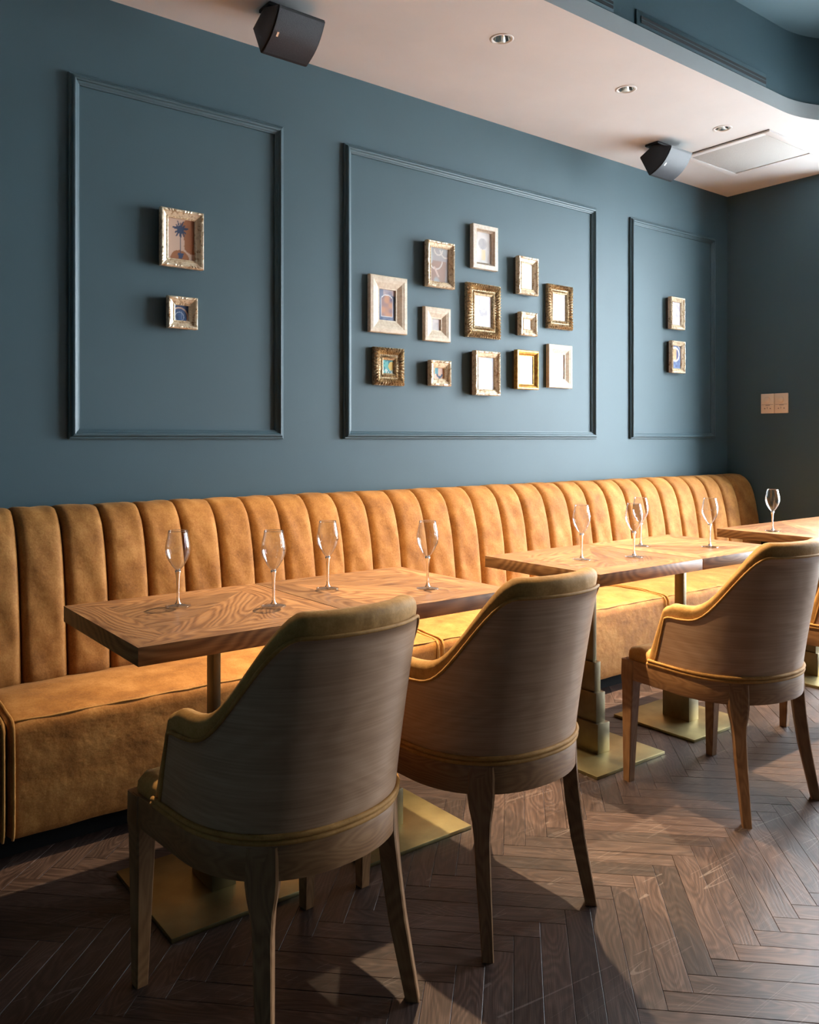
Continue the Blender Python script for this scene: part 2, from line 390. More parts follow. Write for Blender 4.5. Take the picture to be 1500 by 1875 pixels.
ceil = struct(bobj('ceiling', bm, CREAM))
def strip(name, pts, z0, z1, mat, parent, off=0.0, smooth=True):
    vs, fs = [], []
    for i, (x, y) in enumerate(pts): vs += [(x, y, z0), (x, y, z1)]
    for i in range(len(pts) - 1): fs.append((2 * i, 2 * i + 1, 2 * i + 3, 2 * i + 2))
    return mobj(name, vs, fs, mat, parent, smooth)
def off_edge(d):
    r = RC + d
    return [(LX, SOFY + d)] + [(XC + (RC - 0) * 0 + (RC + d) * math.sin(t), SOFY - RC + (RC + d) * math.cos(t)) for t in [k * PI / 2 / 20 for k in range(21)]] + [(XC + RC + d, BY)]
strip('soffit_lip', edge, CZ, LIPZ, LIPW, ceil)
e2 = off_edge(0.012)
vs, fs = [], []
for (a, c) in zip(edge, e2): vs += [(a[0], a[1], LIPZ), (c[0], c[1], LIPZ)]
for i in range(len(edge) - 1): fs.append((2 * i, 2 * i + 1, 2 * i + 3, 2 * i + 2))
mobj('soffit_ledge', vs, fs, LIPW, ceil)
strip('bulkhead_face', e2, LIPZ, UZ, TEAL, ceil)
box('upper_ceiling', LX, RX, BY, SOFY + 0.5, UZ, UZ + 0.1, TEAL, ceil)

# ------------------------------------------------------------------ herringbone floor planks
PW, PL = 0.0655, 0.490
SX, SY = 1.57, 1.113
S2 = math.sqrt(0.5)
def uv2w(u, v): return (SX + (u + v) * S2, SY + (u - v) * S2)
gap = 0.0004
def plank_geo(L, w, h=0.012, bev=0.0007):
    x0, x1, y0, y1 = gap, L - gap, gap, w - gap
    v = [(x0, y0, -h), (x1, y0, -h), (x1, y1, -h), (x0, y1, -h), (x0, y0, -bev), (x1, y0, -bev), (x1, y1, -bev), (x0, y1, -bev),
         (x0 + bev, y0 + bev, 0), (x1 - bev, y0 + bev, 0), (x1 - bev, y1 - bev, 0), (x0 + bev, y1 - bev, 0)]
    f = [(0, 1, 5, 4), (1, 2, 6, 5), (2, 3, 7, 6), (3, 0, 4, 7), (4, 5, 9, 8), (5, 6, 10, 9), (6, 7, 11, 10), (7, 4, 8, 11), (8, 9, 10, 11)]
    return v, f
FWD = Vector((math.cos(yaw), math.sin(yaw))); RGT = Vector((math.sin(yaw), -math.cos(yaw)))
def px_of(x, y, z):
    d = x * FWD.x + y * FWD.y; r = x * RGT.x + y * RGT.y
    if d < 0.05: return None
    return (W_PX / 2 + F_PX * r / d, HOR - F_PX * (z - CAM_H) / d, d)
planks = []
for m in range(-6, 6):
    for k in range(-70, 70):
        uA, vA = k * PW + m * PL, k * PW - m * PL
        for typ in (0, 1):
            if typ == 0: org, ang, cen = uv2w(uA, vA + PW), PI / 4, (uA + PL / 2, vA + PW / 2)   # along u ; local y = -v
            else: org, ang, cen = uv2w(uA - PW, vA), -PI / 4, (uA - PW / 2, vA + PL / 2)        # along v ; local y = +u
            c = uv2w(*cen)
            if LX + .05 < c[0] < RX - .05 and BY + .1 < c[1] < WY - 0.12: planks.append((org, ang, c))
def vis_score(c):
    p = px_of(c[0], c[1], 0)
    if p is None: return 0
    if not (-20 < p[0] < 1520 and 1180 < p[1] < 1890): return 0
    if c[1] > 2.66: return 0
    return 1.0 / p[2] ** 3 + 0.001
planks.sort(key=lambda q: -vis_score(q[2]))
# floor planks hidden behind the sofa base are left to the joined remainder
pv_, pf_ = plank_geo(PL, PW)
pme = bpy.data.meshes.new('plank'); pme.from_pydata(pv_, [], pf_); pme.materials.append(PLANK)
l = pme.uv_layers.new(name='UVMap')
for p in pme.polygons:
    for li in p.loop_indices:
        co = pv_[pme.loops[li].vertex_index]; l.data[li].uv = (co[0], co[1])
rest_v, rest_f, rest_uv = [], [], []
nvis = 0
for i, (org, ang, c) in enumerate(planks):
    if i < 300 and vis_score(c) > 0:
        o = link(bpy.data.objects.new('plank', pme), fl); o.location = (org[0], org[1], random.uniform(-0.0006, 0)); o.rotation_euler = (random.uniform(-.002, .002), random.uniform(-.0008, .0008), ang); nvis += 1
    else:
        ca, sa = math.cos(ang), math.sin(ang); b0 = len(rest_v); ru, rv = random.random() * 40, random.random() * 40
        for x, y, z in pv_: rest_v.append((org[0] + ca * x - sa * y, org[1] + sa * x + ca * y, z)); rest_uv.append((x + ru, y + rv))
        rest_f += [tuple(b0 + q for q in f) for f in pf_]
po = mobj('plank_field', rest_v, rest_f, PLANK_S, fl, uvs=rest_uv); po['kind'] = 'stuff'

# ------------------------------------------------------------------ wall mouldings
def mitred_frame(strip_name, x0, x1, z0, z1, prof, mat, parent, Y, mid=1, relief=None, step=None):
    """four mitred strips; prof = [(inset from outer edge, depth out of the wall)]; wall plane at Y, room towards -Y (local coords of parent)"""
    cs = [(x0, z0), (x1, z0), (x1, z1), (x0, z1)]; ins = [(1, 1), (-1, 1), (-1, -1), (1, -1)]
    out = []
    for s in range(4):
        a, b = s, (s + 1) % 4
        n = 1 if step is None else max(2, int(math.dist(cs[a], cs[b]) / step))
        vs, fs = [], []
        for i in range(n + 1):
            t = i / n
            for j, (w, d) in enumerate(prof):
                pa = Vector((cs[a][0] + ins[a][0] * w, cs[a][1] + ins[a][1] * w)); pb = Vector((cs[b][0] + ins[b][0] * w, cs[b][1] + ins[b][1] * w))
                p = pa.lerp(pb, t); dd = d
                if relief is not None and 0 < i < n: dd += relief(j, t * math.dist(cs[a], cs[b]), s)
                vs.append((p.x, Y - dd, p.y))
        m = len(prof)
        for i in range(n):
            for j in range(m - 1): fs.append((i * m + j, i * m + j + 1, (i + 1) * m + j + 1, (i + 1) * m + j))
        o = mobj(strip_name, vs, fs, mat, parent, smooth=False)
        bmm = bmesh.new(); bmm.from_mesh(o.data); bmesh.ops.recalc_face_normals(bmm, faces=bmm.faces[:])
        # make sure normals point into the room
        avg = sum((f.normal.y for f in bmm.faces)) 
        if avg > 0: bmesh.ops.reverse_faces(bmm, faces=bmm.faces[:])
        bmm.to_mesh(o.data); bmm.free(); out.append(o)
    return out
MPROF = [(0.0, 0.0), (0.0, 0.010), (0.004, 0.013), (0.008, 0.013), (0.010, 0.019), (0.014, 0.024), (0.019, 0.025), (0.024, 0.022), (0.026, 0.016), (0.032, 0.013), (0.036, 0.009), (0.040, 0.008), (0.040, 0.0)]
for i, (x0, x1) in enumerate([(0.884, 1.778), (2.092, 3.856), (4.172, 5.083)]):
    t = empty('trim_%d' % (i + 1), (0, WY, 0)); struct(t)
    t['label'] = ['teal rectangular wall moulding around the two gilt pictures at left', 'large teal wall moulding around the cluster of thirteen pictures', 'narrow teal wall moulding near the dark corner'][i]
    mitred_frame('moulding_strip', x0, x1, 1.218, 2.571, MPROF, TEALTRIM, t, 0)

# ------------------------------------------------------------------ picture frames
def mixc(a, b, t): return tuple(x + (y - x) * t for x, y in zip(a, b))
def vnoise(x, y, s=0):
    def h(i, j): return (math.sin(i * 127.1 + j * 311.7 + s * 74.7) * 43758.5453) % 1.0
    i, j = math.floor(x), math.floor(y); fx, fy = x - i, y - j; fx = fx * fx * (3 - 2 * fx); fy = fy * fy * (3 - 2 * fy)
    return (h(i, j) * (1 - fx) + h(i + 1, j) * fx) * (1 - fy) + (h(i, j + 1) * (1 - fx) + h(i + 1, j + 1) * fx) * fy
NAVY, PEACH, RUST, CREAMC, TEALC = (0.016, 0.03, 0.075), (0.62, 0.42, 0.31), (0.30, 0.10, 0.03), (0.75, 0.66, 0.55), (0.03, 0.16, 0.19)
def art_plant(u, v):
    c = PEACH
    if (u - 0.95) ** 2 / 0.30 + (v - 0.62) ** 2 / 0.20 < 0.75 + 0.3 * math.sin(v * 9): c = RUST
    if (u - 0.45) ** 2 / 0.12 + (v - 0.02) ** 2 / 0.045 < 1: c = RUST
    r = math.hypot((u - 0.47) * 0.75, v - 0.74); a = math.atan2(v - 0.74, u - 0.47)
    if r < 0.15 + 0.05 * math.sin(a * 13) + 0.03 * math.sin(a * 7): c = NAVY
    if abs(u - 0.48) < 0.014 and 0.15 < v < 0.7: c = NAVY
    if 0.03 < v < 0.17 and abs(u - 0.48) < 0.06 + (v - 0.03) * 0.45: c = NAVY
    return c
def art_arches(u, v):
    c = mixc(NAVY, (0.05, 0.12, 0.28), vnoise(u * 5, v * 5))
    r = math.hypot(u - 0.35, v - 0.25)
    if abs(r - 0.58) < 0.05: c = (0.5, 0.36, 0.3)
    if abs(r - 0.3) < 0.02: c = (0.4, 0.45, 0.55)
    if abs(u - .5) < .02 and v < .6: c = (0.3, .4, .55)
    return c
def art_window(u, v):
    c = mixc((0.03, 0.06, 0.14), (0.20, 0.22, 0.30), vnoise(u * 6, v * 7, 3))
    if v > 0.8 and u > 0.3: c = mixc(c, (0.6, 0.45, 0.42), vnoise(u * 8, v * 8, 5))
    du, dv = abs(u - 0.5) / 0.36, (v - 0.82)
    ins = abs(u - 0.5) < 0.36 and 0.12 < v < 0.72 or (math.hypot((u - 0.5) / 0.36, max(0, v - 0.66) / 0.18) < 1 and v > 0.5)
    ins2 = abs(u - 0.5) < 0.31 and 0.14 < v < 0.72 or (math.hypot((u - 0.5) / 0.31, max(0, v - 0.66) / 0.15) < 1 and v > 0.5)
    if ins: c = (0.72, 0.70, 0.70)
    if ins2: c = mixc((0.06, 0.07, 0.16), (0.50, 0.24, 0.13), min(1, max(0, 1.4 * vnoise(u * 4, v * 6, 9) + 0.35 - abs(v - 0.4))))
    return c
def art_lines(u, v):
    c = mixc((0.33, 0.33, 0.33), (0.26, 0.15, 0.11), smoothstep(0.25, 0.55, vnoise(u * 3, v * 3, 2)) * (1 if v < 0.62 else .3))  # grey ground is haze on the glass, painted into the print
    for (cx, cy, r) in ((0.45, 0.95, 0.22), (0.85, 0.95, 0.3), (0.3, 0.62, 0.35)):
        if abs(math.hypot(u - cx, (v - cy) * 1.4) - r) < 0.03 and v < cy: c = (0.62, 0.55, 0.5)
    if abs((u - 0.2) - (0.45 - v) * 0.9) < 0.05 and 0.15 < v < 0.45: c = (0.6, 0.45, 0.38)
    return c
def art_haze(u, v): return mixc((0.45, 0.42, 0.41), (0.62, 0.55, 0.52), vnoise(u * 5, v * 5, 6))  # grey stands in for window haze over the tiny print
def art_leaf(u, v):
    c = mixc((0.02, 0.16, 0.18), (0.08, 0.35, 0.33), smoothstep(.4, .6, vnoise(u * 7, v * 7, 4)))
    if math.hypot(u - 0.85, v - 0.55) < 0.33: c = (0.62, 0.45, 0.10)
    if v < 0.35 and vnoise(u * 9, v * 9, 8) > 0.6: c = (0.4, 0.5, 0.48)
    return c
def art_vase(u, v):
    c = (0.55, 0.36, 0.26)
    if u < 0.4 and v > 0.45: c = (0.03, 0.19, 0.24)
    if abs(math.hypot(u - 0.55, v - 0.42) - 0.24) < 0.08 and v < 0.42: c = NAVY
    if abs(u - .55) < .1 and v < .18: c = NAVY
    return c
def art_moon(u, v):
    c = mixc((0.62, 0.58, 0.55), (0.72, 0.68, 0.66), vnoise(u * 6, v * 6, 1))  # window haze is mixed into these pale greys
    if math.hypot(u - 0.45, (v - 0.63) * 1.5) < 0.27: c = mixc((0.33, 0.30, 0.30), (0.5, 0.46, 0.45), vnoise(u * 8, v * 8, 2))
    if abs(u - 0.5) < 0.13 and 0.1 < v < 0.45: c = mixc(c, (0.68, 0.52, 0.22), 0.7 * vnoise(u * 5, v * 4, 7) + .2)
    return c
def art_glare(u, v): return mixc((0.86, 0.86, 0.86), (0.92, 0.91, 0.90), vnoise(u * 4, v * 4))  # near-white ink stands in for the window's reflection on the glass
def art_sketch(u, v):
    c = mixc((0.74, 0.72, 0.76), (0.84, 0.82, 0.84), vnoise(u * 5, v * 5, 1))  # pale ground carries window glare painted into the ink
    if math.hypot(u - 0.5, (v - 0.45) * 1.6) < 0.26 and vnoise(u * 16, v * 16, 3) > 0.45: c = mixc(c, (0.35, .33, .36), 0.6)
    if abs(u - .3) < .03 and .68 < v < .86: c = mixc(c, (0.3, .28, .3), .6)
    return c
def art_blue(u, v): return mixc((0.48, 0.58, 0.72), (0.76, 0.74, 0.74), min(1, vnoise(u * 4, v * 4, 5) * 0.8 + 0.5 * (1 - v)))
def art_print(u, v):
    c = (0.80, 0.80, 0.80)
    if vnoise(u * 9, v * 12, 2) > 0.66: c = (0.55, 0.56, 0.60)
    return c
def art_mauve(u, v): return mixc((0.50, 0.46, 0.58), (0.78, 0.74, 0.80), vnoise(u * 8, v * 12, 3))
def art_ring(u, v):
    c = mixc((0.03, 0.05, 0.16), (0.16, 0.24, 0.42), vnoise(u * 7, v * 9, 4))
    r = math.hypot(u - 0.35, (v - 0.62) * 1.6)
    if r < 0.42: c = mixc((0.55, 0.30, 0.13), (0.7, 0.45, 0.24), vnoise(u * 6, v * 6)) if u < 0.5 else (0.06, 0.07, 0.18)
    if abs(r - 0.46) < 0.06: c = (0.68, 0.62, 0.55)
    if abs(r - 0.7) < 0.04 and v > .6: c = (0.5, 0.45, 0.4)
    return c

PROF = {  # (width of moulding, depth, profile)
 'leaf':  lambda w, d: [(0, 0), (0, d - .004), (.12 * w, d), (.28 * w, d - .001), (.36 * w, d - .006), (.62 * w, d - .010), (.78 * w, d - .013), (.84 * w, d - .010), (w, d - .014), (w, d - .020)],
 'cream': lambda w, d: [(0, 0), (0, d - .005), (.06 * w, d - .001), (.30 * w, d), (.42 * w, d - .002), (.52 * w, d - .003), (.90 * w, d - .013), (w, d - .013), (w, d - .019)],
 'ornate': lambda w, d: [(0, 0), (0, d - .010), (.05 * w, d - .006), (.14 * w, d - .002), (.26 * w, d), (.38 * w, d - .002), (.48 * w, d - .007), (.60 * w, d - .011), (.70 * w, d - .011), (.80 * w, d - .009), (.90 * w, d - .012), (w, d - .016), (w, d - .021)],
 'white': lambda w, d: [(0, 0), (0, d - .002), (.04 * w, d), (.66 * w, d), (.72 * w, d - .006), (.90 * w, d - .008), (w, d - .011), (w, d - .018)],
 'gold':  lambda w, d: [(0, 0), (0, d - .003), (.10 * w, d), (.30 * w, d - .001), (.60 * w, d - .006), (.92 * w, d - .014), (w, d - .014), (w, d - .020)],
}
def relief_leaf(ph):
    def f(j, s, side):
        if j in (2, 3): return 0.0016 * max(-1, math.sin(s * 300 + ph + 3 * math.sin(s * 90))) 
        if j == 7: return 0.0012 * math.sin(s * 340 + ph)
        return 0
    return f
def relief_ornate(ph):
    def f(j, s, side):
        if 2 <= j <= 6: return 0.0045 * math.sin(s * 2 * PI / 0.017 + ph + (j - 2) * 0.75)
        if j in (8, 9): return 0.0022 * math.sin(s * 2 * PI / 0.012 + ph)
        return 0
    return f
def relief_bead(ph):
    return lambda j, s, side: 0.002 * math.sin(s * 2 * PI / 0.0075) if j in (4, 5) else 0
def unpx_y(x, y, Y):
    r = (x - W_PX / 2) / F_PX; d = FWD + r * RGT; t = Y / d.y
    return d.x * t, CAM_H - (y - HOR) / F_PX * t
FRAMES = [ # name, kind, corners TL TR BL BR px, moulding width, depth, art, label, group
 ('leaf', (295, 378), (374, 390), (296, 485), (374, 494), .034, .042, art_plant, 'tall silver-gold picture frame with a dark potted plant on peach, left wall panel'),
 ('leaf', (308, 540), (363, 546), (309, 600), (363, 603), .033, .042, art_arches, 'small square gilt frame with blue print, below the potted plant picture'),
 ('cream', (678, 501), (747, 510), (678, 607), (747, 613), .062, .026, art_window, 'wide cream wooden frame with blue and orange arched window print'),
 ('leaf', (784, 437.5), (834, 447), (784, 523), (834, 530), .030, .046, art_lines, 'deep whitish gilt frame with print of looping pale lines, greyed by painted-in window haze'),
 ('cream', (779, 560), (827, 566), (778, 623), (826, 627), .056, .026, art_haze, 'small cream wooden frame with broad moulding and tiny print greyed by painted-in window haze'),
 ('ornate', (688, 635), (743, 638), (687, 704), (742, 707), .058, .032, art_leaf, 'carved bronze-gold frame with tiny teal and yellow print, lower left of cluster'),
 ('leaf', (790, 659), (828, 661), (789, 706), (827, 707), .036, .046, art_vase, 'little worn gilt frame with navy vase print, bottom row of cluster'),
 ('white', (868, 408), (913, 418), (866, 489), (912, 497), .034, .030, art_moon, 'ivory frame with beaded inner edge and grey disc print paled by painted-in window haze, topmost of cluster'),
 ('ornate', (858, 516), (920, 524), (858, 616), (918, 621), .060, .034, art_sketch, 'large carved antique-gold frame with sketch paled by painted-in window glare, centre of cluster'),
 ('leaf', (951, 467.5), (988, 474), (951, 537), (987, 542), .034, .048, art_glare, 'deep worn white frame with print painted white as window glare, upper right of cluster'),
 ('leaf', (955, 570), (986, 574), (954, 613), (985, 616), .036, .048, art_glare, 'smallest worn white frame, right of the large carved gold frame'),
 ('ornate', (1006, 517), (1052, 527), (1005, 600), (1050, 605), .050, .030, art_glare, 'carved gold frame with print whitened by painted-in window glare, rightmost in upper cluster'),
 ('leaf', (872, 641), (918, 645), (871, 723), (917, 725), .032, .050, art_blue, 'worn whitish frame with pale blue print, below the large carved frame'),
 ('gold', (948, 640), (988, 643), (947, 712), (987, 714), .030, .044, art_print, 'plain bright yellow-gold frame with faint white print'),
 ('cream', (1006, 629), (1050, 634), (1005, 709), (1048, 712), .052, .026, art_glare, 'cream frame with broad moulding and print painted white for the window glare, bottom right of cluster'),
 ('leaf', (1230, 543), (1256, 546), (1230, 601), (1255, 605), .030, .046, art_mauve, 'deep worn ivory frame with mauve print, upper of two near the corner'),
 ('leaf', (1232, 623), (1257, 626), (1231, 682), (1255, 684), .030, .046, art_ring, 'deep worn ivory frame with orange disc print, lower of two near the corner'),
]
for fi, (kind, TL, TR, BL, BR, mw, dep, art, lab) in enumerate(FRAMES):
    Y = WY - dep
    pts = [unpx_y(*p, Y) for p in (TL, TR, BL, BR)]
    x0 = (pts[0][0] + pts[2][0]) / 2; x1 = (pts[1][0] + pts[3][0]) / 2; z1 = (pts[0][1] + pts[1][1]) / 2; z0 = (pts[2][1] + pts[3][1]) / 2
    cx, cz = (x0 + x1) / 2, (z0 + z1) / 2; hw, hh = (x1 - x0) / 2, (z1 - z0) / 2
    t = empty('picture_frame', (cx, WY, cz)); tag(t, lab, 'picture frame')
    rel = {'leaf': relief_leaf(fi * 1.7), 'ornate': relief_ornate(fi), 'white': relief_bead(0)}.get(kind)
    st = {'leaf': 0.006, 'ornate': 0.0034, 'white': 0.0025}.get(kind)
    prof = PROF[kind](mw, dep)
    body = .010 if kind in ('leaf', 'gold') else .004
    prof = [(0, dep * 0.42 if dep > .04 else 0.004)] + prof[1:]
    mitred_frame('frame_rail', -hw, hw, -hh, hh, prof, FR[kind], t, 0, relief=rel, step=st)
    box('backing_box', -hw + .004, hw - .004, -(dep - .022), -0.0005, -hh + .004, hh - .004, BOXDARK, t)
    # print
    pw, ph = hw - mw + .001, hh - mw + .001
    nx, nz = 36, int(36 * ph / pw)
    yv = -(dep - .0195)
    vs = [(-pw + 2 * pw * i / nx, yv, -ph + 2 * ph * j / nz) for j in range(nz + 1) for i in range(nx + 1)]
    fs = [(j * (nx + 1) + i, j * (nx + 1) + i + 1, (j + 1) * (nx + 1) + i + 1, (j + 1) * (nx + 1) + i) for j in range(nz) for i in range(nx)]
    o = mobj('artwork', vs, fs, PRINT, t)
    at = o.data.color_attributes.new('ink', 'FLOAT_COLOR', 'POINT')
    for j in range(nz + 1):
        for i in range(nx + 1): at.data[j * (nx + 1) + i].color = (*art(i / nx, j / nz), 1)

# ------------------------------------------------------------------ banquette
SEAMS = [0.676, 0.822, 0.967, 1.113, 1.258, 1.402, 1.545, 1.682, 1.825, 1.971, 2.120, 2.274, 2.430, 2.590, 2.753, 2.922, 3.083, 3.254, 3.426, 3.590, 3.757, 3.925, 4.085, 4.250, 4.417, 4.587, 4.750, 4.910, 5.070]
SEAMS = [s * 3.05 / 3.08 for s in SEAMS]
while SEAMS[0] > -1.0: SEAMS.insert(0, SEAMS[0] - 0.1455)
SEAMS.append(RX - .004)
BP = [(2.965, .375), (2.970, .42), (2.976, .50), (2.985, .60), (2.998, .70), (3.012, .78), (3.030, .85), (3.052, .905), (3.076, .94), (3.100, .958), (3.135, .966), (3.175, .966), (3.192, .962)]
sofa = empty('banquette_sofa', (SEAMS[0], WY, 0)); tag(sofa, 'long orange velvet banquette with vertical channelled back along the teal wall', 'sofa')
OX, OY = SEAMS[0], WY
def resample(P, n):
    L = [0]
    for a, b in zip(P, P[1:]): L.append(L[-1] + math.dist(a, b))
    out = []
    for i in range(n + 1):
        s = L[-1] * i / n; k = 0
        while k < len(L) - 2 and L[k + 1] < s: k += 1
        t = (s - L[k]) / (L[k + 1] - L[k]); out.append((P[k][0] + (P[k + 1][0] - P[k][0]) * t, P[k][1] + (P[k + 1][1] - P[k][1]) * t, i / n))
    return out
BPR = resample(BP, 30)
for ci in range(len(SEAMS) - 1):
    a, b = SEAMS[ci], SEAMS[ci + 1]; nx = 22; vs, fs = [], []
    ph1, ph2 = random.random() * 6, random.random() * 6; amp = random.uniform(.8, 1.2)
    for j, (y, z, s) in enumerate(BPR):
        y2, z2, _ = BPR[min(j + 1, len(BPR) - 1)]; y1_, z1_, _ = BPR[max(j - 1, 0)]
        ty, tz = y2 - y1_, z2 - z1_; L = math.hypot(ty, tz); ny, nz_ = -tz / L, ty / L
        taper = smoothstep(-0.02, 0.07, s) * (0.30 + 0.70 * smoothstep(0.97, 0.72, s)); 
        for i in range(nx + 1):
            q = -1 + 2 * i / nx
            q = math.copysign(1 - (1 - abs(q)) ** 1.9, q)          # denser towards the seams
            bul = 0.044 * (max(0, 1 - abs(q) ** 7.0)) ** 0.5 * taper
            bul += 0.0022 * amp * (math.sin(s * 9 + ph1 + q * 2) + 0.7 * math.sin(s * 23 + q * 5 + ph2)) * (1 - q * q)
            xw = a + (b - a) * (q + 1) / 2 + 0.003 * math.sin(s * 5 + ph2) * (1 - q * q)
            vs.append((xw - OX, y + ny * bul - OY, z + nz_ * bul))
    m = nx + 1
    for j in range(len(BPR) - 1):
        for i in range(nx): fs.append((j * m + i, j * m + i + 1, (j + 1) * m + i + 1, (j + 1) * m + i))
    mobj('back_channel', vs, fs, VELVET, sofa, smooth=True)
# dark board behind the channels
box('back_board', 0.002, RX - .004 - OX, 3.10 - OY, -0.004, .30, .955, PLINTH, sofa)
CUSH = [SEAMS[0], 0.547, 2.148, 3.66, RX - .004]
SP = []   # seat profile (y,z) from the back over the top and down the front
SP += [(3.02, .395), (2.97, .410), (2.86, .420), (2.74, .421), (2.66, .417)]
for k in range(7):
    t = k / 6 * PI / 2; SP.append((2.600 - .028 * math.sin(t), .385 + .028 * math.cos(t)))
SP += [(2.568, .30), (2.567, .18), (2.570, .10), (2.578, .072), (2.60, .066)]
SPR = resample(SP, 40)
def seat_profile_point(s): 
    k = min(len(SPR) - 1, int(s * (len(SPR) - 1))); return SPR[k]
for ci in range(4):
    a, b = CUSH[ci] + .0015, CUSH[ci + 1] - .0015; nx = 48; vs, fs = [], []
    r = 0.022
    cyc, czc = 2.80, 0.24
    for j, (y, z, s) in enumerate(SPR):
        for i in range(nx + 1):
            q = i / nx
            # denser ends
            xx = a + (b - a) * (0.5 - 0.5 * math.cos(PI * q))
            e = min(xx - a, b - xx); ins = 0.0
            if e < r: ins = r - math.sqrt(max(0, r * r - (r - e) ** 2))
            puff = 0.010 * max(0.0, math.sin(PI * (xx - a) / (b - a))) ** 0.5 * math.sin(PI * min(1, s * 2.2)) if s < .45 else 0
            wr_ = 0.0016 * math.sin(xx * 31 + y * 9 + ci) * math.sin(y * 24 + xx * 7)
            dy, dz = y - cyc, z - czc; L = math.hypot(dy, dz)
            vs.append((xx - OX, y - dy / L * ins - OY, z - dz / L * ins + puff + wr_))
    m = nx + 1
    for j in range(len(SPR) - 1):
        for i in range(nx): fs.append((j * m + i, (j + 1) * m + i, (j + 1) * m + i + 1, j * m + i + 1))
    # end caps
    fs.append(tuple(j * m for j in range(len(SPR)))); fs.append(tuple(j * m + nx for j in range(len(SPR) - 1, -1, -1)))
    cu = mobj('seat_unit', vs, fs, VELVET, sofa, smooth=True)
    for xx in (a + .012, b - .012):
        pts = [(xx - OX, y - OY - (0.004 if s > .42 else 0), z + (0.003 if s < .42 else 0)) for (y, z, s) in SPR[:-1]]
        v, f = tube(pts, .0045, 6); mobj('piping', v, f, PIPE, cu, smooth=True)
    v, f = tube([(a + .012 + (b - a - .024) * k / 30 - OX, 2.583 - OY + .0015 * math.sin(k * 1.7), .4065 + .0012 * math.sin(k * 2.3)) for k in range(31)], .0035, 6)
    mobj('piping', v, f, PIPE, cu, smooth=True)
box('plinth', 0.0, RX - .004 - OX, 2.64 - OY, -0.3, 0.0, .075, PLINTH, sofa)

# ------------------------------------------------------------------ tables
def poly_prism(name, pts, z0, z1, mat, parent, grain):
    """flat veneer piece, grain direction = angle, uv in metres"""
    n = len(pts); vs = [(x, y, z1) for x, y in pts] + [(x, y, z0) for x, y in pts]
    fs = [tuple(range(n))] + [(i, n + i, n + (i + 1) % n, (i + 1) % n) for i in range(n)]
    ca, sa = math.cos(grain), math.sin(grain)
    uv = [(x * ca + y * sa, -x * sa + y * ca) for x, y, z in vs]
    return mobj(name, vs, fs, mat, parent, uvs=uv)
def uv_box(name, x0, x1, y0, y1, z0, z1, mat, parent, axis='x', bevel=0.0):
    o = box(name, x0, x1, y0, y1, z0, z1, mat, parent, bevel)
    uvl = o.data.uv_layers.new(name='UVMap')
    for p in o.data.polygons:
        n = p.normal
        for li in p.loop_indices:
            c = o.data.vertices[o.data.loops[li].vertex_index].co
            if abs(n.z) > .7: uv = (c.x, c.y)
            elif abs(n.y) > .7: uv = (c.x, c.z)
            else: uv = (c.y, c.z)
            if axis == 'z': uv = (uv[1], uv[0])
            uvl.data[li].uv = uv
    return o
TZ = 0.750
def make_table(x0, x1, y0, y1, bx, flip, label):
    cx, cy = bx, 2.14
    t = empty('bistro_table', (cx, cy, 0)); tag(t, label, 'table', None)
    X0, X1, Y0, Y1 = x0 - cx, x1 - cx, y0 - cy, y1 - cy
    g = .0008
    uv_box('tabletop', X0 + g, X1 - g, Y0, Y1, TZ - .0435, TZ - .0012, OAKT, t, bevel=.0008)
    bw = 0.095
    ox = [(X0 + g, Y0), (X1 - g, Y0), (X1 - g, Y1), (X0 + g, Y1)]
    ix = [(X0 + bw, Y0 + bw), (X1 - bw, Y0 + bw), (X1 - bw, Y1 - bw), (X0 + bw, Y1 - bw)]
    for s in range(4):
        s2 = (s + 1) % 4
        poly_prism('border_strip', [ox[s], ox[s2], ix[s2], ix[s]], TZ - .0012, TZ, OAKT, t, 0 if s % 2 == 0 else PI / 2)
    if not flip:
        poly_prism('veneer_panel', [ix[0], ix[1], ix[2]], TZ - .0012, TZ, OAKT, t, 0.85)
        poly_prism('veneer_panel', [ix[0], ix[2], ix[3]], TZ - .0012, TZ, OAKT, t, 0.25)
    else:
        poly_prism('veneer_panel', [ix[0], ix[1], ix[3]], TZ - .0012, TZ, OAKT, t, -0.85)
        poly_prism('veneer_panel', [ix[1], ix[2], ix[3]], TZ - .0012, TZ, OAKT, t, -0.25)
    box('base_plate', -.2, .2, -.2, .2, 0.0, .012, BRASS, t, .0015)
    z = .012
    for hx, hy in ((.035, .066), (.0265, .051), (.018, .036)):
        box('pedestal_tier', -hx, hx, -hy, hy, z, z + .114, BRONZE, t, .0015); z += .114
    box('post', -.0105, .0105, -.022, .022, z, TZ - .0435, BRONZE, t, .001)
    return t
T1 = make_table(.662, 1.255, 1.852, 2.442, .976, False, 'square walnut bistro table at the far left, nearest the left of the photo')
T2 = make_table(1.257, 1.846, 1.852, 2.442, 1.546, True, 'walnut bistro table joined to the right of the leftmost table')
T3 = make_table(2.280, 2.898, 1.872, 2.452, 2.550, False, 'walnut bistro table in the middle, partly behind the second chair')
T4 = make_table(2.900, 3.500, 1.872, 2.452, 3.145, True, 'walnut bistro table joined to the right of the middle table, beside the third chair')
T5 = make_table(3.934, 4.534, 1.872, 2.458, 4.262, False, 'walnut bistro table at the right edge, with the lone glass')
T6 = make_table(4.536, 5.140, 1.872, 2.458, 4.84, True, 'walnut bistro table at the right edge, only its back edge showing')

